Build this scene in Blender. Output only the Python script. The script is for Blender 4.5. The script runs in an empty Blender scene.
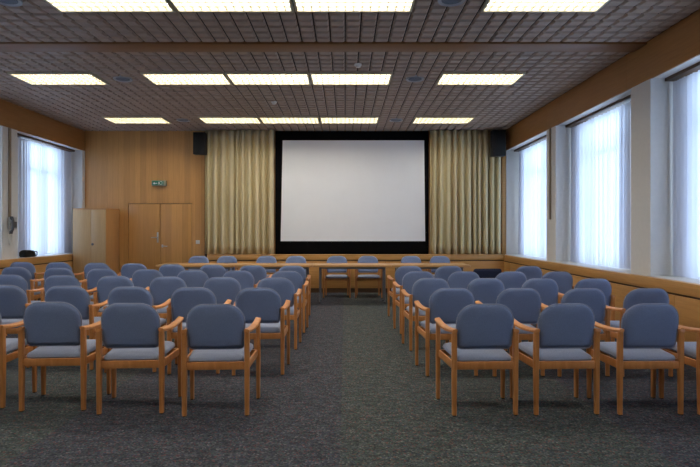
import bpy, bmesh, math, random
from mathutils import Vector, Matrix
random.seed(7)
C = bpy.context.scene.collection
PI = math.pi
sc = bpy.context.scene

# ------------------------------------------------------------------ materials
def new_mat(name):
    m = bpy.data.materials.new(name); m.use_nodes = True
    nt = m.node_tree
    return m, nt, nt.nodes['Principled BSDF']

def plain(name, col, rough=.5, metal=0, noise=0, nscale=60, bump=0, spec=.5, sheen=0):
    m, nt, b = new_mat(name)
    b.inputs['Roughness'].default_value = rough
    b.inputs['Metallic'].default_value = metal
    b.inputs['Specular IOR Level'].default_value = spec
    if sheen:
        b.inputs['Sheen Weight'].default_value = sheen
        b.inputs['Sheen Roughness'].default_value = .4
    tc = nt.nodes.new('ShaderNodeTexCoord')
    n = nt.nodes.new('ShaderNodeTexNoise'); n.inputs['Scale'].default_value = nscale; n.inputs['Detail'].default_value = 4
    nt.links.new(tc.outputs['Object'], n.inputs['Vector'])
    r = nt.nodes.new('ShaderNodeValToRGB')
    lo = [max(0, c*(1-noise)) for c in col]; hi = [c*(1+noise) for c in col]
    r.color_ramp.elements[0].position = .3; r.color_ramp.elements[1].position = .7
    r.color_ramp.elements[0].color = (*lo, 1); r.color_ramp.elements[1].color = (*hi, 1)
    nt.links.new(n.outputs['Fac'], r.inputs['Fac'])
    nt.links.new(r.outputs['Color'], b.inputs['Base Color'])
    if bump:
        bp = nt.nodes.new('ShaderNodeBump'); bp.inputs['Strength'].default_value = bump; bp.inputs['Distance'].default_value = .004
        nt.links.new(n.outputs['Fac'], bp.inputs['Height']); nt.links.new(bp.outputs['Normal'], b.inputs['Normal'])
    return m

def wood(name, c1, c2, stretch=(18, 18, 1.2), rough=.45, plank=None, plank_axis=0, groove=(.35, .35, .35), gw=.04, coat=0):
    """streaky grain stretched along one axis; plank = spacing of thin joints between boards"""
    m, nt, b = new_mat(name)
    b.inputs['Roughness'].default_value = rough
    b.inputs['Coat Weight'].default_value = coat
    tc = nt.nodes.new('ShaderNodeTexCoord')
    mp = nt.nodes.new('ShaderNodeMapping'); mp.inputs['Scale'].default_value = stretch
    nt.links.new(tc.outputs['Object'], mp.inputs['Vector'])
    n = nt.nodes.new('ShaderNodeTexNoise'); n.inputs['Scale'].default_value = 2.2; n.inputs['Detail'].default_value = 5; n.inputs['Distortion'].default_value = .6
    nt.links.new(mp.outputs['Vector'], n.inputs['Vector'])
    r = nt.nodes.new('ShaderNodeValToRGB')
    r.color_ramp.elements[0].position = .3; r.color_ramp.elements[1].position = .72
    r.color_ramp.elements[0].color = (*c1, 1); r.color_ramp.elements[1].color = (*c2, 1)
    nt.links.new(n.outputs['Fac'], r.inputs['Fac'])
    col = r.outputs['Color']
    if plank:
        sx = nt.nodes.new('ShaderNodeSeparateXYZ'); nt.links.new(tc.outputs['Object'], sx.inputs[0])
        dv = nt.nodes.new('ShaderNodeMath'); dv.operation = 'DIVIDE'; dv.inputs[1].default_value = plank
        nt.links.new(sx.outputs[plank_axis], dv.inputs[0])
        fl = nt.nodes.new('ShaderNodeMath'); fl.operation = 'FLOOR'; nt.links.new(dv.outputs[0], fl.inputs[0])
        fr = nt.nodes.new('ShaderNodeMath'); fr.operation = 'FRACT'; nt.links.new(dv.outputs[0], fr.inputs[0])
        wn = nt.nodes.new('ShaderNodeTexWhiteNoise'); wn.noise_dimensions = '1D'; nt.links.new(fl.outputs[0], wn.inputs['W'])
        mr = nt.nodes.new('ShaderNodeMapRange'); mr.inputs['To Min'].default_value = .88; mr.inputs['To Max'].default_value = 1.1
        nt.links.new(wn.outputs['Value'], mr.inputs['Value'])
        lt = nt.nodes.new('ShaderNodeMath'); lt.operation = 'LESS_THAN'; lt.inputs[1].default_value = gw; nt.links.new(fr.outputs[0], lt.inputs[0])
        mu = nt.nodes.new('ShaderNodeMix'); mu.data_type = 'RGBA'; mu.blend_type = 'MULTIPLY'; mu.inputs[0].default_value = 1
        nt.links.new(col, mu.inputs[6]); nt.links.new(mr.outputs[0], mu.inputs[7])
        mg = nt.nodes.new('ShaderNodeMix'); mg.data_type = 'RGBA'; mg.blend_type = 'MULTIPLY'
        nt.links.new(lt.outputs[0], mg.inputs[0]); nt.links.new(mu.outputs[2], mg.inputs[6]); mg.inputs[7].default_value = (*groove, 1)
        col = mg.outputs[2]
    nt.links.new(col, b.inputs['Base Color'])
    return m

def carpet_mat():
    m, nt, b = new_mat('speckled_carpet')
    b.inputs['Roughness'].default_value = .95; b.inputs['Specular IOR Level'].default_value = .15
    tc = nt.nodes.new('ShaderNodeTexCoord')
    v = nt.nodes.new('ShaderNodeTexVoronoi'); v.inputs['Scale'].default_value = 90
    nt.links.new(tc.outputs['Object'], v.inputs['Vector'])
    sp = nt.nodes.new('ShaderNodeSeparateColor'); nt.links.new(v.outputs['Color'], sp.inputs[0])
    r = nt.nodes.new('ShaderNodeValToRGB'); r.color_ramp.interpolation = 'CONSTANT'
    els = r.color_ramp.elements
    cols = [(0, (.036, .042, .048)), (.3, (.062, .068, .073)), (.52, (.085, .089, .089)), (.68, (.05, .058, .08)),
            (.8, (.12, .06, .06)), (.88, (.06, .09, .078)), (.95, (.14, .142, .138))]
    els[0].position = 0; els[0].color = (*cols[0][1], 1)
    els[1].position = cols[1][0]; els[1].color = (*cols[1][1], 1)
    for p, c in cols[2:]:
        e = els.new(p); e.color = (*c, 1)
    nt.links.new(sp.outputs[0], r.inputs['Fac'])
    # broad pile shading: widths of carpet laid side by side, slightly different dye lots
    sx = nt.nodes.new('ShaderNodeSeparateXYZ'); nt.links.new(tc.outputs['Object'], sx.inputs[0])
    ad = nt.nodes.new('ShaderNodeMath'); ad.operation = 'ADD'; ad.inputs[1].default_value = 20.03; nt.links.new(sx.outputs[0], ad.inputs[0])
    dv = nt.nodes.new('ShaderNodeMath'); dv.operation = 'DIVIDE'; dv.inputs[1].default_value = 2.0; nt.links.new(ad.outputs[0], dv.inputs[0])
    fl = nt.nodes.new('ShaderNodeMath'); fl.operation = 'FLOOR'; nt.links.new(dv.outputs[0], fl.inputs[0])
    md = nt.nodes.new('ShaderNodeMath'); md.operation = 'MODULO'; md.inputs[1].default_value = 2; nt.links.new(fl.outputs[0], md.inputs[0])
    lot = nt.nodes.new('ShaderNodeMix'); lot.data_type = 'RGBA'
    lot.inputs[6].default_value = (1.06, 1.10, 1.0, 1); lot.inputs[7].default_value = (.95, .92, 1.0, 1)
    nt.links.new(md.outputs[0], lot.inputs[0])
    n = nt.nodes.new('ShaderNodeTexNoise'); n.inputs['Scale'].default_value = 14; n.inputs['Detail'].default_value = 6
    mp = nt.nodes.new('ShaderNodeMapping'); mp.inputs['Scale'].default_value = (.6, 1.6, 1)
    nt.links.new(tc.outputs['Object'], mp.inputs[0]); nt.links.new(mp.outputs[0], n.inputs['Vector'])
    mr = nt.nodes.new('ShaderNodeMapRange'); mr.inputs[1].default_value = .3; mr.inputs[2].default_value = .7
    mr.inputs['To Min'].default_value = .7; mr.inputs['To Max'].default_value = 1.3
    nt.links.new(n.outputs['Fac'], mr.inputs['Value'])
    a = nt.nodes.new('ShaderNodeMix'); a.data_type = 'RGBA'; a.blend_type = 'MULTIPLY'; a.inputs[0].default_value = 1
    nt.links.new(r.outputs['Color'], a.inputs[6]); nt.links.new(lot.outputs[2], a.inputs[7])
    c = nt.nodes.new('ShaderNodeMix'); c.data_type = 'RGBA'; c.blend_type = 'MULTIPLY'; c.inputs[0].default_value = 1
    nt.links.new(a.outputs[2], c.inputs[6]); nt.links.new(mr.outputs[0], c.inputs[7])
    nt.links.new(c.outputs[2], b.inputs['Base Color'])
    bp = nt.nodes.new('ShaderNodeBump'); bp.inputs['Strength'].default_value = .6; bp.inputs['Distance'].default_value = .006
    nt.links.new(v.outputs['Distance'], bp.inputs['Height']); nt.links.new(bp.outputs['Normal'], b.inputs['Normal'])
    return m

def sheer_mat():
    m, nt, b = new_mat('sheer_voile')
    out = nt.nodes['Material Output']; nt.nodes.remove(b)
    d = nt.nodes.new('ShaderNodeBsdfDiffuse'); d.inputs[0].default_value = (.86, .87, .92, 1)
    t = nt.nodes.new('ShaderNodeBsdfTranslucent'); t.inputs[0].default_value = (.80, .82, .90, 1)
    tr = nt.nodes.new('ShaderNodeBsdfTransparent')
    x = nt.nodes.new('ShaderNodeMixShader'); x.inputs[0].default_value = .6
    nt.links.new(d.outputs[0], x.inputs[1]); nt.links.new(t.outputs[0], x.inputs[2])
    y = nt.nodes.new('ShaderNodeMixShader'); y.inputs[0].default_value = .12
    nt.links.new(x.outputs[0], y.inputs[1]); nt.links.new(tr.outputs[0], y.inputs[2])
    nt.links.new(y.outputs[0], out.inputs[0])
    return m

def glass_mat():
    m, nt, b = new_mat('window_glass')
    out = nt.nodes['Material Output']; nt.nodes.remove(b)
    tr = nt.nodes.new('ShaderNodeBsdfTransparent'); tr.inputs[0].default_value = (.93, .96, .97, 1)
    g = nt.nodes.new('ShaderNodeBsdfGlossy'); g.inputs['Roughness'].default_value = .03
    x = nt.nodes.new('ShaderNodeMixShader')
    x.inputs[0].default_value = .05; nt.links.new(tr.outputs[0], x.inputs[1]); nt.links.new(g.outputs[0], x.inputs[2])
    nt.links.new(x.outputs[0], out.inputs[0])
    return m

def emit_mat(name, col, strength):
    m, nt, b = new_mat(name)
    b.inputs['Base Color'].default_value = (*col, 1)
    b.inputs['Emission Color'].default_value = (*col, 1)
    b.inputs['Emission Strength'].default_value = strength
    return m

M = dict(
    carpet=carpet_mat(),
    plaster=plain('white_plaster', (.74, .73, .70), .8, noise=.02, nscale=20),
    cell=plain('grey_brown_ceiling_tile', (.39, .30, .24), .6, noise=.08, nscale=8),
    gap=plain('dark_ceiling_void', (.03, .027, .025), .9),
    wall=wood('wall_veneer', (.53, .272, .086), (.61, .32, .105), (22, 22, 1), .42, plank=.128, gw=.03, groove=(.72, .68, .64)),
    door=wood('door_veneer', (.53, .272, .086), (.61, .32, .105), (22, 22, 1), .38, plank=.128, gw=.03, groove=(.75, .72, .7)),
    casing=wood('casing_wood', (.49, .245, .07), (.60, .315, .10), (1, 1, 22), .4),
    valance=wood('shaded_valance_wood', (.35, .16, .046), (.42, .20, .06), (1, 1, 20), .42),  # same wood as the walls, its shading put into a darker colour
    beam=wood('beam_wood', (.20, .088, .028), (.25, .112, .037), (1, 20, 20), .5),
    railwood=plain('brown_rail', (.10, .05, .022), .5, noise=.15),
    table=wood('table_veneer', (.50, .27, .10), (.60, .34, .135), (1.2, 20, 20), .32),
    beech=wood('beech_frame', (.51, .20, .056), (.63, .27, .088), (14, 14, 2), .38),
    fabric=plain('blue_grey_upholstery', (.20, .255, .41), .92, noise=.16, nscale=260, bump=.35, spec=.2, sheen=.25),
    litseat=plain('top_lit_seat_upholstery', (.29, .325, .43), .92, noise=.14, nscale=260, bump=.35, spec=.2, sheen=.25),  # back fabric made paler: light from above put into the seat colour
    highlight_piping=plain('pale_blue_rim_highlight', (.33, .37, .49), .85, noise=.1, nscale=200, sheen=.4),  # rim highlight of the backrest put into a paler edge colour
    navy=plain('navy_upholstery', (.03, .037, .07), .9, noise=.15, nscale=260, bump=.3, spec=.2),
    glide=plain('black_plastic', (.012, .012, .013), .5),
    black=plain('matt_black_cloth', (.004, .004, .005), .95, spec=.1),
    speaker=plain('black_speaker', (.006, .0055, .0055), .6, noise=.1),
    grille=plain('black_grille', (.006, .006, .006), .8, noise=.3, nscale=300, bump=.4),
    screen=plain('projection_screen_white', (.83, .855, .895), .85, noise=.01, nscale=3),
    drape=plain('beige_drape', (.62, .53, .32), .85, noise=.05, nscale=120, bump=.1, sheen=.1),
    sheer=sheer_mat(), glass=glass_mat(),
    frame=plain('white_window_frame', (.72, .73, .74), .45),
    sill=plain('pale_grey_sill', (.62, .62, .62), .45, noise=.04),
    cab_front=wood('cabinet_pale_front', (.50, .325, .155), (.57, .38, .185), (20, 20, 1), .4),  # doors a paler, less orange tone than the body
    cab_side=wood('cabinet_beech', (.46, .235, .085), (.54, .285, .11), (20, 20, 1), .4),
    metal=plain('brushed_steel', (.62, .62, .62), .3, 1),
    greymetal=plain('grey_tube_metal', (.20, .20, .21), .4, .7),
    white=plain('white_plastic', (.78, .78, .76), .4),
    greyplastic=plain('grey_telephone_plastic', (.45, .45, .44), .45),
    darkgrey=plain('dark_grey_plastic', (.06, .06, .062), .45),
    vent=plain('grey_vent', (.36, .38, .42), .5),
    ventdark=plain('blue_grey_mesh', (.12, .15, .20), .7, noise=.3, nscale=150),
    lamp=emit_mat('lit_diffuser', (1, .95, .84), 9.0),
    louver=plain('tan_louvre', (.32, .27, .18), .4),
    lampframe=plain('lamp_frame', (.46, .42, .30), .4),
    green=plain('green_sign_face', (.035, .19, .12), .4),
    signhouse=plain('sign_housing', (.33, .33, .25), .5),
    bag=plain('black_nylon', (.01, .01, .012), .6, noise=.2, nscale=80, bump=.3),
)

# ------------------------------------------------------------------ mesh helpers
def bx(bm, x0, x1, y0, y1, z0, z1, bev=0, seg=2):
    r = bmesh.ops.create_cube(bm, size=1)
    vs = r['verts']
    for v in vs:
        v.co = Vector(((x0+x1)/2 + v.co.x*(x1-x0), (y0+y1)/2 + v.co.y*(y1-y0), (z0+z1)/2 + v.co.z*(z1-z0)))
    if bev:
        es = list({e for v in vs for e in v.link_edges})
        bmesh.ops.bevel(bm, geom=es, offset=bev, segments=seg, affect='EDGES', profile=.5)

def tube(bm, pts, r, n=8, cap=True):
    pts = [Vector(p) for p in pts]
    rings = []
    for i, p in enumerate(pts):
        t = (pts[min(i+1, len(pts)-1)] - pts[max(i-1, 0)]).normalized()
        a = Vector((0, 0, 1)) if abs(t.z) < .9 else Vector((1, 0, 0))
        u = t.cross(a).normalized(); w = t.cross(u).normalized()
        rr = r[i] if isinstance(r, (list, tuple)) else r
        rings.append([bm.verts.new(p + (u*math.cos(2*PI*k/n) + w*math.sin(2*PI*k/n))*rr) for k in range(n)])
    for a, b in zip(rings, rings[1:]):
        for k in range(n):
            bm.faces.new((a[k], a[(k+1) % n], b[(k+1) % n], b[k]))
    if cap:
        bm.faces.new(rings[0][::-1]); bm.faces.new(rings[-1])

def sweep_rect(bm, secs):
    """secs: (centre, half-width vector, half-height vector) per station; rounded rectangle section"""
    rings = []
    for c, a, b in secs:
        c, a, b = Vector(c), Vector(a), Vector(b)
        k = .55
        ring = [(-1, -k), (-k*1.25, -1), (k*1.25, -1), (1, -k), (1, k), (k*1.25, 1), (-k*1.25, 1), (-1, k)]
        rings.append([bm.verts.new(c + a*p + b*q) for p, q in ring])
    n = 8
    for p, q in zip(rings, rings[1:]):
        for k in range(n):
            bm.faces.new((p[k], p[(k+1) % n], q[(k+1) % n], q[k]))
    bm.faces.new(rings[0][::-1]); bm.faces.new(rings[-1])

def rrect(w0, w1, z0, z1, rb, rt, n=7):
    """outline (counter-clockwise) of a rounded shape, half-width w0 at z0 and w1 at z1"""
    pts = []
    for cx, cz, r, a0 in ((w0-rb, z0+rb, rb, -PI/2), (w1-rt, z1-rt, rt, 0), (-(w1-rt), z1-rt, rt, PI/2), (-(w0-rb), z0+rb, rb, PI)):
        for i in range(n+1):
            a = a0 + (PI/2)*i/n
            pts.append((cx + r*math.cos(a), cz + r*math.sin(a)))
    return pts

def inset(pts, d):
    n = len(pts); out = []
    for i in range(n):
        p, q = Vector(pts[i-1]), Vector(pts[(i+1) % n])
        t = (q-p).normalized(); nrm = Vector((-t.y, t.x))
        out.append(tuple(Vector(pts[i]) + nrm*d))
    return out

def pad(bm, outline, rings, mapf):
    """closed cushion: rings = (inset, depth) from the back face to the front face"""
    R = []
    cx = sum(p[0] for p in outline)/len(outline); cz = sum(p[1] for p in outline)/len(outline)
    for ins, dep in rings:
        if ins >= .07:
            f = ins; o = [(cx+(p[0]-cx)*(1-f), cz+(p[1]-cz)*(1-f)) for p in outline]
        else:
            o = inset(outline, ins)
        R.append([bm.verts.new(mapf(p[0], p[1], dep)) for p in o])
    n = len(outline)
    for a, b in zip(R, R[1:]):
        for k in range(n):
            bm.faces.new((a[k], a[(k+1) % n], b[(k+1) % n], b[k]))
    bm.faces.new(R[0][::-1]); bm.faces.new(R[-1])

def lathe(bm, prof, c, n=20, axis='z'):
    rings = []
    for r, h in prof:
        ring = []
        for k in range(n):
            a = 2*PI*k/n
            if axis == 'z': p = (c[0]+r*math.cos(a), c[1]+r*math.sin(a), c[2]+h)
            elif axis == 'y': p = (c[0]+r*math.cos(a), c[1]+h, c[2]+r*math.sin(a))
            else: p = (c[0]+h, c[1]+r*math.cos(a), c[2]+r*math.sin(a))
            ring.append(bm.verts.new(p))
        rings.append(ring)
    for a, b in zip(rings, rings[1:]):
        for k in range(n):
            bm.faces.new((a[k], a[(k+1) % n], b[(k+1) % n], b[k]))
    bm.faces.new(rings[0][::-1]); bm.faces.new(rings[-1])

def obj(name, bm, mat, parent=None, smooth=True, loc=None):
    bmesh.ops.recalc_face_normals(bm, faces=bm.faces)
    me = bpy.data.meshes.new(name); bm.to_mesh(me); bm.free()
    me.materials.append(mat)
    if smooth:
        me.polygons.foreach_set('use_smooth', [True]*len(me.polygons))
        try: me.set_sharp_from_angle(angle=math.radians(38))
        except Exception: pass
    o = bpy.data.objects.new(name, me); C.objects.link(o)
    if parent: o.parent = parent
    if loc: o.location = loc
    return o

def boxobj(name, b, mat, parent=None, bev=0):
    bm = bmesh.new(); bx(bm, *b, bev=bev)
    return obj(name, bm, mat, parent)

def tag(o, label, cat, group=None):
    o['label'] = label; o['category'] = cat
    if group: o['group'] = group
    return o

def thing(name, label, cat, loc=(0, 0, 0), rotz=0, group=None):
    o = bpy.data.objects.new(name, None); C.objects.link(o)
    o.empty_display_size = .1
    o.location = loc; o.rotation_euler = (0, 0, rotz)
    return tag(o, label, cat, group)

def struct(o):
    o['kind'] = 'structure'; return o

def dup(root, loc, rotz, label):
    r = root.copy(); C.objects.link(r); r.location = loc; r.rotation_euler = (0, 0, rotz); r['label'] = label
    for ch in list(root.children):
        c = ch.copy(); C.objects.link(c); c.parent = r
        for g in list(ch.children):
            d = g.copy(); C.objects.link(d); d.parent = c
    return r

# ------------------------------------------------------------------ room dimensions (metres; eye at the origin, 1.4 m up)
XL, XR = -6.02, 3.70          # inner planes of pillars and valances
YB, YF = 12.50, -4.4          # screen wall, wall behind the viewer
ZC = 3.69                     # underside of the ceiling cells
ZV = 3.24                     # underside of the valances
ZS = .85                      # window ledge
XC = -1.14                    # centre line of the lighting grid

# floor
struct(boxobj('floor', (XL-.5, XR+.5, YF-.1, YB+.1, -.12, 0), M['carpet']))

# side walls with pillars, parapets and lintels
piers = [(12.38, 12.5), (9.48, 9.92), (6.54, 6.99), (3.60, 4.05), (-4.4, 1.1)]
bays = [(9.92, 12.38), (6.99, 9.48), (4.05, 6.54), (1.10, 3.60)]
def side_wall(name, P, s, opens):
    bm = bmesh.new()
    def b(u0, u1, y0, y1, z0, z1):
        a, c = P+s*u0, P+s*u1
        bx(bm, min(a, c), max(a, c), y0, y1, z0, z1)
    for y0, y1 in piers: b(0, .5, y0, y1, 0, ZV+.002)
    b(.34, .5, YF, YB, 0, ZS-.03)
    b(.022, .5, YF, YB, ZV+.004, ZC+.1)
    for (b0, b1), (o0, o1) in zip(bays, opens):       # reveals beside the glazing
        b(.38, .5, b0, o0, ZS-.03, ZV+.004); b(.38, .5, o1, b1, ZS-.03, ZV+.004)
    return struct(obj(name, bm, M['plaster'], smooth=False))
opR = [(9.95, 12.1), (7.62, 9.22), (4.5, 6.3), (1.12, 3.35)]
opL = [(10.62, 12.02), (7.35, 9.1), (4.4, 6.2), (1.45, 3.25)]
side_wall('wall_right', XR, 1, opR)
side_wall('wall_left', XL, -1, opL)
struct(boxobj('wall_front', (XL-.5, XR+.5, YF-.1, YF, 0, ZC+.1), M['plaster']))

# screen wall: veneer boards with a double door opening
DX0, DX1, DZ = -5.02, -3.54, 2.025
bm = bmesh.new()
bx(bm, XL-.5, DX0, YB, YB+.1, 0, ZC+.1); bx(bm, DX1, XR+.5, YB, YB+.1, 0, ZC+.1); bx(bm, DX0, DX1, YB, YB+.1, DZ, ZC+.1)
struct(obj('wall_back', bm, M['wall'], smooth=False))

door = thing('door_1', 'flush double door in wood veneer set in the panelled wall left of the screen', 'door', ((DX0+DX1)/2, YB, 0))
del door['category']; struct(door)
hw = (DX1-DX0)/2
g = .012
for s in (-1, 1):
    a, c = (-hw+g, -g/2) if s < 0 else (g/2, hw-g)
    leaf = boxobj('door_leaf', (a, c, .004, .05, .008, DZ-g), M['door'], door, bev=.002)
boxobj('door_backing', (-hw, hw, .07, .09, 0, DZ), M['gap'], door)
def lever(parent, x, z, sgn, h):
    e = boxobj('handle_plate', (x-.02, x+.02, -.006, .004, z-h/2, z+h/2), M['metal'], parent, bev=.004)
    b2 = bmesh.new(); tube(b2, [(x, -.004, z), (x, -.05, z), (x+sgn*.015, -.056, z), (x+sgn*.13, -.056, z-.004)], .011)
    obj('handle_lever', b2, M['metal'], e)
lever(door, -.055, 1.24, -1, .24)
lever(door, .055, 1.04, 1, .07)

# valances (veneered boards under the ceiling) and window ledges
bm = bmesh.new()
joints = [YF, -1.2, 1.55, 4.32, 7.1, 9.9, YB]
for a, b in zip(joints, joints[1:]): bx(bm, XR, XR+.022, a+.003, b-.001, ZV, ZC+.02)
struct(obj('trim_1', bm, M['valance'], smooth=False))
bm = bmesh.new()
for a, b in zip(joints, joints[1:]): bx(bm, XL-.022, XL, a+.003, b-.001, ZV, ZC+.02)
struct(obj('trim_2', bm, M['valance'], smooth=False))

def ledge(name, P, s, front, y1, ztop):
    """wooden radiator casing below the windows: lip board, shadow groove, panels, plinth"""
    e = struct(bpy.data.objects.new(name, None)); C.objects.link(e)
    def bb(bm, u0, u1, ya, yb, z0, z1, bev=0):
        a, c = front+s*u0, front+s*u1
        bx(bm, min(a, c), max(a, c), ya, yb, z0, z1, bev)
    bm = bmesh.new(); bb(bm, 0, .08, YF, y1, ztop-.13, ztop, .004); obj('lip_board', bm, M['casing'], e)
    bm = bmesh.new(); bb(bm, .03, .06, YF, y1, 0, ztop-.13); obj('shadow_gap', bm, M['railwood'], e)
    ys = [YF]; 
    while ys[-1] < y1-1.9: ys.append(ys[-1]+1.47)
    ys.append(y1)
    for ya, yb in zip(ys, ys[1:]):
        bm = bmesh.new(); bb(bm, .008, .03, ya+.003, yb-.003, .10, ztop-.155, .002); obj('front_panel', bm, M['casing'], e)
    bm = bmesh.new(); bb(bm, .02, .03, YF, y1, 0, .10); obj('plinth', bm, M['railwood'], e)
    # level sill board between the pillars
    for ya, yb in bays:
        bm = bmesh.new(); x_in, x_out = front+s*.075, P+s*.40
        bx(bm, min(x_in, x_out), max(x_in, x_out), ya+.002, min(yb, y1)-.002, ztop-.025, ztop+.004, .002)
        obj('sill_board', bm, M['sill'], e)
    return e
ledge('trim_3', XR, 1, 3.585, YB, .848)
ledge('trim_4', XL, -1, -5.945, YB, .885)

# casing in front of the stage wall, below curtains and screen
e = struct(bpy.data.objects.new('trim_5', None)); C.objects.link(e)
CX0, CX1, CY = -3.10, 3.58, 12.15
boxobj('top_board', (CX0, CX1, CY, YB, .825, .855), M['casing'], e, bev=.003)
boxobj('lip_board', (CX0, CX1, CY, CY+.03, .735, .825), M['casing'], e, bev=.002)
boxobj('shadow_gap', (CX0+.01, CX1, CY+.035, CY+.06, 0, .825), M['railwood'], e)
n = 5
for k in range(n):
    a = CX0+(CX1-CX0)*k/n; b = CX0+(CX1-CX0)*(k+1)/n
    boxobj('front_panel', (a+.003, b-.003, CY+.01, CY+.035, .10, .712), M['casing'], e, bev=.002)
boxobj('plinth', (CX0, CX1, CY+.02, CY+.035, 0, .10), M['railwood'], e)
boxobj('end_panel', (CX0, CX0+.02, CY+.01, YB, 0, .825), M['casing'], e)

struct(boxobj('trim_6', (3.60, 3.72, 12.40, 12.498, .86, ZV-.0), M['casing'], bev=.003))   # wooden corner post right of the curtain
struct(boxobj('trim_7', (-3.235, -3.20, 12.45, 12.499, 0, ZC), M['railwood']))             # dark strip between veneer and curtain

# ------------------------------------------------------------------ ceiling: a lattice of quilted cells
P_ = 1.23/7
beamY = (6.61, 6.91)
rows = [5.34, 8.15, 11.2, 2.35]  # last row is out of view, added to light the room
cols = [-18*1.23/7, -1.23, 0, 1.23, 18*1.23/7]
LW, LD = 1.215, .60
bm = bmesh.new()
x = XC - P_/2
while x > XL+.02: x -= P_
xs = []
while x < XR: xs.append(x); x += P_
ys = []; y = beamY[0]-P_
while y > YF-P_: ys.append(y); y -= P_
y = beamY[1]
while y < YB: ys.append(y); y += P_
def quad(a, b, c, d): bm.faces.new((a, b, c, d))
for xa in xs:
    for ya in ys:
        xc, yc = xa+P_/2, ya+P_/2
        x0, x1 = max(xa+.006, XL+.001), min(xa+P_-.006, XR-.001)
        y0, y1 = max(ya+.004, YF+.001), min(ya+P_-.004, YB-.001)
        if any(abs(xc-XC-c) < LW/2 for c in cols):         # make room for the light fittings
            for r in rows:
                f0, f1 = r-LD/2-.004, r+LD/2+.004
                if y0 >= f0 and y1 <= f1: y1 = y0
                elif y0 < f0 < y1: y1 = f0
                elif y0 < f1 < y1: y0 = f1
        if x1-x0 < .03 or y1-y0 < .03: continue
        i, j = min(.02, (x1-x0)/3), min(.03, (y1-y0)/3)
        zt, zb = ZC+.026, ZC
        t = [bm.verts.new(p) for p in ((x0, y0, zt), (x1, y0, zt), (x1, y1, zt), (x0, y1, zt))]
        b = [bm.verts.new(p) for p in ((x0+i, y0+j*.6, zb), (x1-i, y0+j*.6, zb), (x1-i, y1-j, zb+.006), (x0+i, y1-j, zb+.006))]
        quad(*b)
        for k in range(4): quad(t[k], t[(k+1) % 4], b[(k+1) % 4], b[k])
ceil = struct(obj('ceiling', bm, M['cell'], smooth=False))
boxobj('ceiling_void', (XL-.5, XR+.5, YF-.1, YB+.1, ZC+.027, ZC+.15), M['gap'], ceil)
struct(boxobj('trim_8', (XL+.001, XR-.001, beamY[0], beamY[1], ZC-.008, ZC+.026), M['beam'], bev=.003))   # beam across the ceiling

# ------------------------------------------------------------------ ceiling lights
def make_light():
    t = thing('ceiling_light', '', 'light', group='rectangular ceiling lights')
    w, d = LW/2, LD/2
    bm = bmesh.new(); f = .026
    bx(bm, -w, w, -d, -d+f, -.012, .04); bx(bm, -w, w, d-f, d, -.012, .04)
    bx(bm, -w, -w+f, -d+f, d-f, -.012, .04); bx(bm, w-f, w, -d+f, d-f, -.012, .04)
    obj('frame', bm, M['lampframe'], t, smooth=False)
    boxobj('diffuser', (-w+f, w-f, -d+f, d-f, .026, .036), M['lamp'], t)
    bm = bmesh.new()
    for k in range(1, 14): 
        x = -w + 2*w*k/14; bx(bm, x-.003, x+.003, -d+f, d-f, -.004, .02)
    for k in range(1, 6):
        y = -d + 2*d*k/6; bx(bm, -w+f, w-f, y-.003, y+.003, -.004, .02)
    obj('louvre', bm, M['louver'], t, smooth=False)
    return t
rn = ['row before the ceiling beam', 'row behind the ceiling beam', 'row nearest the screen', 'added unseen row overhead', 'rear row']
cn = ['single at far left of', 'left one of the central three in', 'middle one of the central three in', 'right one of the central three in', 'single at far right of']
proto = None
for ri, r in enumerate(rows):
    for ci, c in enumerate(cols):
        lab = 'lit ceiling light, %s the %s' % (cn[ci], rn[ri])
        if proto is None:
            proto = make_light(); proto.location = (XC+c, r, ZC); proto['label'] = lab
        else: dup(proto, (XC+c, r, ZC), 0, lab)

# round ceiling vents and detectors
def make_vent():
    t = thing('ceiling_vent', '', 'vent', group='round ceiling vents')
    bm = bmesh.new(); lathe(bm, [(.10, .0), (.135, -.012), (.14, 0), (.14, .03), (.10, .03)], (0, 0, 0), 28); obj('rim', bm, M['vent'], t)
    bm = bmesh.new(); lathe(bm, [(.101, -.004), (.101, .012)], (0, 0, 0), 28); obj('mesh_disc', bm, M['ventdark'], t)
    return t
vp = None
for r, rl in zip(rows, rn):
    for x, l in ((-3.36, 'left'), (1.06, 'right')):
        lab = 'round grey ceiling vent %s of the central lights in the %s' % (l, rl)
        if vp is None: vp = make_vent(); vp.location = (x, r+.02, ZC); vp['label'] = lab
        else: dup(vp, (x, r+.02, ZC), 0, lab)
def make_det():
    t = thing('smoke_detector', '', 'smoke detector', group='smoke detectors')
    bm = bmesh.new(); lathe(bm, [(.045, 0), (.05, .0), (.05, .02), (.045, .02)], (0, 0, -.02), 20); obj('base', bm, M['white'], t)
    bm = bmesh.new(); lathe(bm, [(.018, -.05), (.034, -.042), (.038, -.02)], (0, 0, 0), 20); obj('sensor_head', bm, M['white'], t)
    return t
d0 = make_det(); d0.location = (.18, 7.43, ZC); d0['label'] = 'small white smoke detector on the ceiling between beam and middle light row'
dup(d0, (-1.26, 9.6, ZC), 0, 'small white smoke detector on the ceiling between the two light rows nearest the screen')

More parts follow.
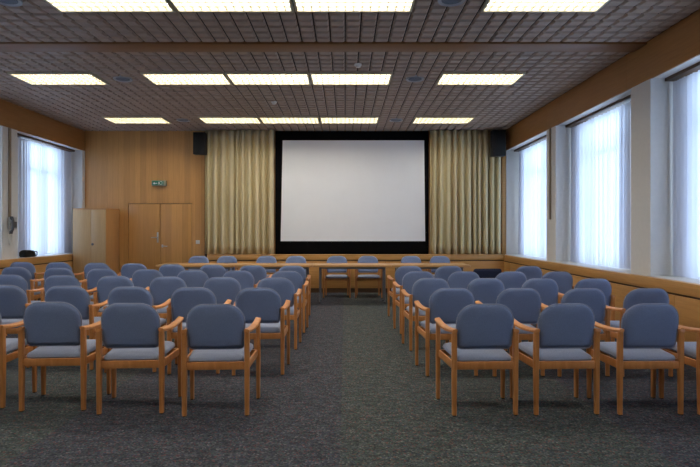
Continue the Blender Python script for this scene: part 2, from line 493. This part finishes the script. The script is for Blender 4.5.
# ------------------------------------------------------------------ windows, rails and sheers
def window(idx, P, s, o0, o1, b0, b1, zl):
    e = struct(bpy.data.objects.new('window_%d' % idx, None)); C.objects.link(e)
    xg = P+s*.42
    def bb(bm, y0, y1, z0, z1, t=.05): bx(bm, xg-t/2, xg+t/2, y0, y1, z0, z1)
    z0, z1 = zl-.02, ZV+.004
    bm = bmesh.new(); f = .06
    bb(bm, o0, o1, z0, z0+f); bb(bm, o0, o1, z1-f, z1); bb(bm, o0, o0+f, z0+f, z1-f); bb(bm, o1-f, o1, z0+f, z1-f)
    obj('window_frame', bm, M['frame'], e, smooth=False)
    bm = bmesh.new(); ym = (o0+o1)/2
    bb(bm, o0+f, o1-f, 2.62, 2.69, .045); bb(bm, ym-.035, ym+.035, z0+f, 2.62, .045)
    obj('glazing_bar', bm, M['frame'], e, smooth=False)
    bm = bmesh.new(); bx(bm, xg-.004, xg+.004, o0+f, o1-f, z0+f, z1-f)
    obj('pane', bm, M['glass'], e, smooth=False)
    bm = bmesh.new(); a, c = P+s*.17, P+s*.31
    bx(bm, min(a, c), max(a, c), b0+.004, b1-.004, ZV-.035, ZV+.003)
    obj('curtain_rail', bm, M['railwood'], e, smooth=False)

def drape(bm, path, z0, z1, amp, seed, nz=10, sub=10, flare=.0, sq=0):
    """hanging cloth: path = list of (along, pleat width) cells mapped by f(u, off) -> (x, y)"""
    rnd = random.Random(seed)
    f, a0, a1, widths = path
    us = [a0]; offs = [0]
    sgn = 1; u = a0; pts = []
    i = 0
    while u < a1 - 1e-6:
        w = min(widths(u)*rnd.uniform(.6, 1.45), a1-u); am = amp*rnd.uniform(.55, 1.15)*min(1, w/.06)
        for k in range(sub):
            t = k/sub; pts.append((u+w*(t-sq*math.sin(4*PI*t)), math.sin(2*PI*t)*am, rnd.uniform(-.006, .006)))
        u += w
    pts.append((a1, 0, 0))
    ph = rnd.uniform(0, 6)
    rows_ = []
    for j in range(nz+1):
        t = j/nz; z = z0+(z1-z0)*t
        k = .55+.45*(1-t)**.6 if flare else 1
        rows_.append([bm.verts.new((*f(u + .006*math.sin(ph+u*5+2*t)*(1-t), o*k + .004*math.sin(u*9+t*3+ph)*(1-t)), z)) for u, o, q in pts])
    for a, b in zip(rows_, rows_[1:]):
        for k in range(len(pts)-1):
            bm.faces.new((a[k], a[k+1], b[k+1], b[k]))

def sheer(name, label, P, s, y0, y1, z0, seed, tight0, tight1):
    bm = bmesh.new()
    xp = P+s*.25
    f = lambda u, o: (xp+s*o, u)
    def widths(u):
        if u < y0+tight0 or u > y1-tight1: return .042
        return .12
    drape(bm, (f, y0, y1, widths), z0+.012, ZV-.055, .042, seed, nz=8, sub=8, flare=1)
    o = obj(name, bm, M['sheer'])
    return tag(o, label, 'curtain', 'sheer window curtains')

wn_ = ['window nearest the screen', 'second window from the screen', 'third window from the screen', 'fourth window from the screen']
i = 0
for k, (b0, b1) in enumerate(bays):
    i += 1; window(i, XR, 1, *opR[k], b0, b1, .848)
    y0 = {0: 9.95, 1: 7.42, 2: 4.1, 3: 1.2}[k]; y1 = {0: 12.22, 1: 9.42, 2: 6.50, 3: 3.5}[k]
    sheer('sheer_curtain', 'white sheer curtain hanging at the right wall, %s' % wn_[k], XR, 1, y0, y1, .848, 30+k, .3, .42)
for k, (b0, b1) in enumerate(bays):
    i += 1; window(i, XL, -1, *opL[k], b0, b1, .885)
    sheer('sheer_curtain', 'white sheer curtain hanging at the left wall, %s' % wn_[k], XL, -1, b0+.46, b1-.03, .885, 50+k, .28, .4)

# cable ducts on the pillars
def duct(label, P, s, y, z0):
    bm = bmesh.new(); a, c = P+s*.003, P-s*.022
    bx(bm, min(a, c), max(a, c), y-.03, y+.03, z0, ZV-.002, .003)
    tag(obj('cable_duct', bm, plainduct), label, 'cable duct', 'cable ducts on pillars')
plainduct = plain('brown_duct', (.30, .245, .18), .5)
duct('narrow brown cable duct down the white pillar between the two right windows nearest the screen', XR, 1, 9.72, 1.60)
duct('narrow brown cable duct running down to the telephone on the left white pillar', XL, -1, 9.68, 1.64)

# ------------------------------------------------------------------ wall telephone
t = thing('wall_telephone', 'grey wall telephone with coiled cord on the left white pillar', 'telephone', (XL, 9.68, 1.36))
boxobj('base_unit', (0.001, .045, -.05, .17, .06, .28), M['greyplastic'], t, bev=.012)
boxobj('cradle', (.045, .075, -.045, .02, .17, .25), M['greyplastic'], t, bev=.01)
boxobj('keypad', (.046, .05, .04, .15, .09, .2), M['darkgrey'], t, bev=.001)
bm = bmesh.new()
sweep_rect(bm, [((.075, -.075, -.02), (.024, 0, 0), (0, .026, 0)), ((.085, -.073, .03), (.026, 0, 0), (0, .027, 0)), ((.105, -.07, .055), (.016, 0, 0), (0, .022, 0)),
                ((.112, -.065, .14), (.015, 0, 0), (0, .021, 0)), ((.105, -.06, .22), (.016, 0, 0), (0, .022, 0)), ((.085, -.058, .245), (.026, 0, 0), (0, .027, 0)), ((.078, -.056, .29), (.022, 0, 0), (0, .025, 0))])
obj('handset', bm, M['darkgrey'], t)
pts = []
for k in range(260):
    u = k/259; a = u*2*PI*30
    cy = -.07 + .12*u; cz = -.01 - .24*math.sin(PI*min(1, u*1.02))**.8 + .08*u
    pts.append((.03+.012*math.cos(a), cy+.012*math.sin(a), cz))
bm = bmesh.new(); tube(bm, pts, .0045, 5); obj('coiled_cord', bm, M['white'], t)

# ------------------------------------------------------------------ black bag on the left sill
t = thing('bag', 'small black bag lying on the left window sill', 'bag', (-6.115, 10.42, .889))
t.scale = (.85, .8, .95)
bm = bmesh.new()
sweep_rect(bm, [((0, -.24, .05), (.05, 0, 0), (0, 0, .045)), ((0, -.21, .062), (.085, 0, 0), (0, 0, .062)), ((0, -.1, .068), (.1, 0, 0), (0, 0, .068)), ((0, .05, .062), (.095, 0, 0), (0, 0, .06)),
                ((.01, .15, .048), (.08, 0, 0), (0, 0, .046)), ((.01, .22, .04), (.05, 0, 0), (0, 0, .035))])
obj('body', bm, M['bag'], t)
bm = bmesh.new()
sweep_rect(bm, [((.02, -.2, .127), (.075, 0, 0), (0, 0, .006)), ((.02, -.1, .139), (.09, 0, 0), (0, 0, .006)), ((.02, .05, .126), (.085, 0, 0), (0, 0, .006)), ((.02, .12, .107), (.07, 0, 0), (0, 0, .005))])
obj('flap', bm, M['bag'], t)
bm = bmesh.new(); tube(bm, [(.05, .16, .085), (.07, .2, .11), (.06, .27, .09), (.04, .3, .03), (.02, .27, .012), (0, .22, .02)], .011, 6); obj('strap', bm, M['bag'], t)

# ------------------------------------------------------------------ cabinet
t = thing('cabinet', 'tall pale wooden cupboard standing in the back left corner beside the door', 'cabinet', (-5.565, 11.75, 0))
w = .36
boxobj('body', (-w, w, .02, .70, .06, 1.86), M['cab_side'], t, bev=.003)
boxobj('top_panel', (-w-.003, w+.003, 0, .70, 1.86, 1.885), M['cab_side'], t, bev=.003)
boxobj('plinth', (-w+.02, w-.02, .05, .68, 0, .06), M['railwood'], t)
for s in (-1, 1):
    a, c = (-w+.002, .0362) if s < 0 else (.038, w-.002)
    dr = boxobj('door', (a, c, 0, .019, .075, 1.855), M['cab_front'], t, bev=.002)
    if s > 0:
        bm = bmesh.new(); lathe(bm, [(.028, 0), (.026, -.006), (.011, -.008), (.011, -.02), (.016, -.024), (.01, -.028)], (.07, -.0, 1.10), 16, 'y'); obj('lock_knob', bm, M['greymetal'], dr)

# ------------------------------------------------------------------ screen and stage curtains
t = thing('projection_screen', 'large white projection screen with a wide black border', 'projection screen', (.16, 12.40, .856))
SX = lambda px: (px-345)*12.38/540 - .16
SZ = lambda py: 1.4+(230.5-py)*12.38/540 - .856
boxobj('black_border', (SX(275.3), SX(428.8), 0, .05, 0, ZC-.862), M['black'], t, bev=.002)
bm = bmesh.new()
q = [(SX(280.6), SZ(241.2)), (SX(425.3), SZ(241.2)), (SX(424.2), SZ(140.3)), (SX(282.6), SZ(140.3))]
f0 = [bm.verts.new((x, -.012, z)) for x, z in q]; f1 = [bm.verts.new((x, .001, z)) for x, z in q]
bm.faces.new(f0); bm.faces.new(f1[::-1])
for k in range(4): bm.faces.new((f0[k], f0[(k+1) % 4], f1[(k+1) % 4], f1[k]))
obj('screen_surface', bm, M['screen'], t, smooth=False)

def stage_curtain(x0, x1, seed, label):
    bm = bmesh.new()
    f = lambda u, o: (u, 12.30 + o)
    drape(bm, (f, x0, x1, lambda u: .135), .862, ZC-.004, .098, seed, nz=14, sub=16, flare=1, sq=.07)
    o = obj('stage_curtain', bm, M['drape'])
    m = o.modifiers.new('thickness', 'SOLIDIFY'); m.thickness = .004; m.offset = 0
    return tag(o, label, 'curtain', 'beige curtains beside the screen')
stage_curtain(-3.185, -1.615, 4, 'beige floor-length pleated curtain left of the projection screen')
stage_curtain(1.94, 3.54, 9, 'beige floor-length pleated curtain right of the projection screen')

# loudspeakers
def loudspeaker(x0, x1, z0, z1, y0, label):
    xc = (x0+x1)/2; h = z1-z0; w = (x1-x0)/2
    t = thing('loudspeaker', label, 'speaker', (xc, y0, z0), group='black loudspeakers')
    boxobj('housing', (-w, w, .012, .2, 0, h), M['speaker'], t, bev=.008)
    boxobj('grille', (-w+.008, w-.008, 0, .014, .01, h-.01), M['grille'], t, bev=.004)
    bm = bmesh.new()
    if xc > 0: bx(bm, w, w+.02, .08, YB-y0-.0005, h*.45, h*.55)
    else: bx(bm, -.03, .03, .2, YB-y0-.001, h*.45, h*.55)
    obj('bracket', bm, M['speaker'], t)
loudspeaker(-3.40, -3.13, 3.11, 3.60, 12.06, 'black box loudspeaker mounted high left of the left stage curtain')
loudspeaker(3.27, 3.57, 3.06, 3.63, 11.96, 'black box loudspeaker mounted high in the corner over the right stage curtain')

# exit sign and light switch
t = thing('exit_sign', 'small green lit emergency exit sign above the double door', 'sign', (-4.285, YB-.09, 2.43))
boxobj('housing', (-.165, .165, .01, .089, 0, .125), M['signhouse'], t, bev=.006)
boxobj('green_face', (-.15, .11, .002, .011, .012, .113), M['green'], t, bev=.001)
bm = bmesh.new()
def flat(poly, y=.0):
    a = [bm.verts.new((x, y, z)) for x, z in poly]; b = [bm.verts.new((x, y+.003, z)) for x, z in poly]
    bm.faces.new(a); bm.faces.new(b[::-1]); n = len(poly)
    for k in range(n): bm.faces.new((a[k], a[(k+1) % n], b[(k+1) % n], b[k]))
flat([(-.13, .055), (-.09, .03), (-.09, .048), (-.03, .048), (-.03, .062), (-.09, .062), (-.09, .08)])           # arrow
flat([(.03, .025), (.085, .025), (.085, .1), (.03, .1), (.03, .09), (.075, .09), (.075, .035), (.03, .035)])      # doorway
flat([(-.012, .028), (.0, .03), (.01, .05), (.022, .03), (.03, .034), (.018, .06), (.028, .07), (.02, .076), (.006, .08), (-.01, .07), (-.004, .064), (.004, .068), (.002, .055)])
flat([(.008+.008*math.cos(a*PI/4), .09+.008*math.sin(a*PI/4)) for a in range(8)])
obj('pictogram', bm, M['white'], t, smooth=False)

t = thing('light_switch', 'small white light switch on the veneer wall right of the door', 'switch', (-3.405, YB, 1.09))
boxobj('plate', (-.045, .045, -.012, 0, 0, .085), M['white'], t, bev=.004)
boxobj('rocker', (-.028, .028, -.017, -.011, .015, .07), M['white'], t, bev=.003)

# ------------------------------------------------------------------ tables
def make_table():
    t = thing('conference_table', '', 'table', group='tables in front of the screen')
    boxobj('tabletop', (-.747, .747, 0, .66, .70, .742), M['table'], t, bev=.006)
    bm = bmesh.new()
    bx(bm, -.64, .64, .13, .16, .66, .70); bx(bm, -.64, .64, .50, .53, .66, .70)
    bx(bm, -.64, -.61, .16, .50, .66, .70); bx(bm, .61, .64, .16, .50, .66, .70)
    obj('under_frame', bm, M['greymetal'], t, smooth=False)
    for sx in (-1, 1):
        for y in (.145, .515):
            bm = bmesh.new(); tube(bm, [(sx*.625, y, .012), (sx*.625, y, .662)], .017, 12)
            lg = obj('leg', bm, M['greymetal'], t)
            bm = bmesh.new(); lathe(bm, [(.022, 0), (.024, .004), (.021, .016)], (sx*.625, y, 0), 12); obj('foot_cap', bm, M['glide'], lg)
    return t
TB = make_table()
for k, xc in enumerate((-2.86, -1.36, .14, 1.64)):
    lab = 'wooden conference table, %s of four joined in a long line' % ['leftmost', 'second from left', 'third from left', 'rightmost'][k]
    if k == 0: TB.location = (xc, 10.27, 0); TB['label'] = lab
    else: dup(TB, (xc, 10.27, 0), 0, lab)

# ------------------------------------------------------------------ chairs
def make_chair(fab, low=False):
    t = thing('armchair', '', 'chair', group='blue upholstered wooden armchairs')
    # backrest: upholstered shield, leaning back and gently curved round the sitter
    z0, z1 = (.502, .848)
    rt, rb, hw_ = .138, .038, .217
    if low: z0, z1, rt = .50, .80, .035
    ol = rrect(hw_-.006, hw_, z0, z1, rb, rt)
    def mp(x, z, d):
        lean = -.178 - (z-.508)*.17
        return (x, lean + d + .03*(x/.217)**2 - .012, z)
    rings = [(.45, -.0292), (.2, -.029), (.032, -.0278), (.024, -.026), (.014, -.023), (.006, -.015), (.001, -.006), (.001, .006), (.006, .015), (.014, .023), (.024, .026), (.032, .0285), (.2, .030), (.45, .031)]
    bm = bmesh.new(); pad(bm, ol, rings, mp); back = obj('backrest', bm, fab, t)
    bm = bmesh.new()  # edge bead whose paler colour stands for the rim highlight
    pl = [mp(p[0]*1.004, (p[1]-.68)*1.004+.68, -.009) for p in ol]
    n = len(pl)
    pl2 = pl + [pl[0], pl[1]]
    tube(bm, pl2[:n+1], 0.0048, 6, cap=False); obj('highlight_piping', bm, M['highlight_piping'] if not low else fab, back)
    # seat
    ol = rrect(.213, .236, -.198, .238, .03, .06)
    def ms(x, y, d):
        s = (y+.2)/.44
        return (x, y, .428 + .022*s + d - .012*max(0, (y-.17)/.07)**2)
    rings = [(.4, -.03), (.024, -.03), (.008, -.026), (0, -.012), (.003, .004), (.01, .014), (.024, .021), (.15, .026), (.35, .029), (.6, .03)]
    bm = bmesh.new(); pad(bm, ol, rings, ms); obj('seat', bm, fab if low else M['litseat'], t)
    # legs
    for s in (-1, 1):
        bm = bmesh.new()
        sweep_rect(bm, [((s*.234, -.205, .008), (.0165, 0, 0), (0, .017, 0)), ((s*.234, -.203, .36), (.0195, 0, 0), (0, .022, 0)), ((s*.234, -.206, .52), (.0195, 0, 0), (0, .022, 0)), ((s*.234, -.212, .638), (.0185, 0, 0), (0, .019, 0))])
        lg = obj('leg', bm, M['beech'], t)
        boxobj('glide', (s*.234-.011, s*.234+.011, -.216, -.194, 0, .009), M['glide'], lg)
        bm = bmesh.new()
        sweep_rect(bm, [((s*.272, .205, .008), (.015, 0, 0), (0, .017, 0)), ((s*.272, .203, .36), (.018, 0, 0), (0, .021, 0)), ((s*.272, .198, .640), (.0175, 0, 0), (0, .019, 0))])
        lg = obj('leg', bm, M['beech'], t)
        boxobj('glide', (s*.272-.011, s*.272+.011, .194, .216, 0, .009), M['glide'], lg)
        # armrest: scooped board, wider and higher at the front
        bm = bmesh.new(); secs = []
        for k in range(13):
            u = k/12; y = -.232 + .49*u
            x = .234 + .032*(u*u*(3-2*u))
            z = .645 - .022*math.sin(PI*u) + .010*u
            wd = .019 + .005*u + .003*math.sin(PI*u); tw = .25*s*(u-.5)
            secs.append(((s*x, y, z), (wd, 0, -.004*s), (0, .003, .0125)))
        sweep_rect(bm, secs); obj('armrest', bm, M['beech'], t)
        bm = bmesh.new(); sweep_rect(bm, [((s*.243, -.185, .382), (.010, 0, 0), (0, 0, .028)), ((s*.262, .187, .386), (.010, 0, 0), (0, 0, .028))]); obj('side_rail', bm, M['beech'], t)
    bm = bmesh.new(); bx(bm, -.222, .222, -.216, -.192, .350, .408, .005); obj('rear_rail', bm, M['beech'], t)
    bm = bmesh.new(); bx(bm, -.25, .25, .19, .212, .360, .412, .005); obj('front_rail', bm, M['beech'], t)
    return t

A = make_chair(M['fabric'])
used = [False]
def place(x, d, rot, label):
    loc = (x, d+.205, 0)
    if not used[0]:
        A.location = loc; A.rotation_euler = (0, 0, rot); A['label'] = label; used[0] = True
    else: dup(A, loc, rot, label)

ordn = ['at the aisle', 'second from the aisle', 'third from the aisle', 'fourth from the aisle', 'fifth from the aisle', 'sixth from the aisle', 'seventh from the aisle', 'eighth from the aisle']
rown = ['nearest row', 'second row from the viewer', 'third row from the viewer', 'fourth row from the viewer', 'farthest row']
R = random.Random(3)
left = [  # (image column of the backrest centre, distance of the rear feet), aisle outwards
    [(215.5, 4.075), (130, 4.12), (52, 4.19), (-29, 4.24)],
    [(258, 5.22), (193.3, 5.26), (130, 5.32), (67, 5.40), (4, 5.48)],
    [(275.5, 6.33), (222, 6.40), (168, 6.46), (115, 6.56), (62, 6.66), (9, 6.74)],
    [(286.5, 7.36), (238, 7.44), (192.5, 7.52), (147.5, 7.66), (102, 7.80), (59, 7.98), (16, 8.16)],
    [(292, 8.46), (252.5, 8.56), (212.5, 8.70), (172, 8.86), (134, 9.04), (97, 9.2), (58.5, 9.32), (22, 9.46)]]
right = [
    [(485.3, 4.085), (567, 4.10), (651, 4.10), (731, 4.10)],
    [(452, 5.19), (519, 5.18), (584, 5.17), (647, 5.16)],
    [(431, 6.27), (486, 6.25), (540, 6.22), (593, 6.20)],
    [(418.5, 7.3), (464, 7.28), (511, 7.26), (557, 7.24)],
    [(409, 8.40), (449, 8.40), (487.5, 8.44), (528.5, 8.36)]]
for side, data in (('left', left), ('right', right)):
    for ri, rr in enumerate(data):
        for ci, (px, d) in enumerate(rr):
            x = (px-345)*(d-.01)/540
            rot = R.uniform(-.015, .015) + (.055 if side == 'left' else .03)
            x -= .205*rot
            if side == 'right' and ri == 4 and ci == 2:
                N = make_chair(M['navy'], True)
                N.location = (x, d+.205, 0); N.rotation_euler = (0, 0, rot); N['label'] = 'dark navy armchair with a low squarer back in the farthest row, right block'
                del N['group']; continue
            place(x, d, rot, 'blue upholstered wooden armchair %s, %s, %s block' % (ordn[ci], rown[ri], side))
cnt = ['first', 'second', 'third', 'fourth', 'fifth', 'sixth', 'seventh', 'eighth']
for k, px in enumerate((198.5, 227, 266.5, 296, 337, 368, 411, 440)):
    x = (px-345)*11.6/540
    place(x, 11.6-.41, PI, 'blue upholstered wooden armchair behind the long table facing the room, %s from the left' % cnt[k])

# ------------------------------------------------------------------ daylight, camera
w = bpy.data.worlds.new('daylight'); sc.world = w; w.use_nodes = True
bg = w.node_tree.nodes['Background']
bg.inputs[0].default_value = (.60, .76, 1.0, 1); bg.inputs[1].default_value = 3.4

for k, ((b0, b1), oR, oL) in enumerate(zip(bays, opR, opL)):
    for P, s, o in ((XR, 1, oR), (XL, -1, oL)):
        L = bpy.data.lights.new('window_portal', 'AREA'); L.shape = 'RECTANGLE'
        L.size = 2.3; L.size_y = o[1]-o[0]; L.cycles.is_portal = True
        ob = bpy.data.objects.new('window_portal', L); C.objects.link(ob)
        ob.location = (P+s*.47, (o[0]+o[1])/2, 2.05)
        ob.rotation_euler = (0, s*PI/2, 0)

cam = bpy.data.cameras.new('camera'); co = bpy.data.objects.new('camera', cam); C.objects.link(co)
co.location = (0, 0, 1.4); co.rotation_euler = (PI/2, 0, 0)
cam.sensor_width = 36; cam.lens = 540*36/700
cam.shift_x = 5/700; cam.shift_y = -3/700
cam.clip_start = .05
sc.camera = co
sc.view_settings.view_transform = 'Standard'; sc.view_settings.look = 'None'
sc.view_settings.gamma = 1; sc.view_settings.use_curve_mapping = False
sc.view_settings.exposure = .42
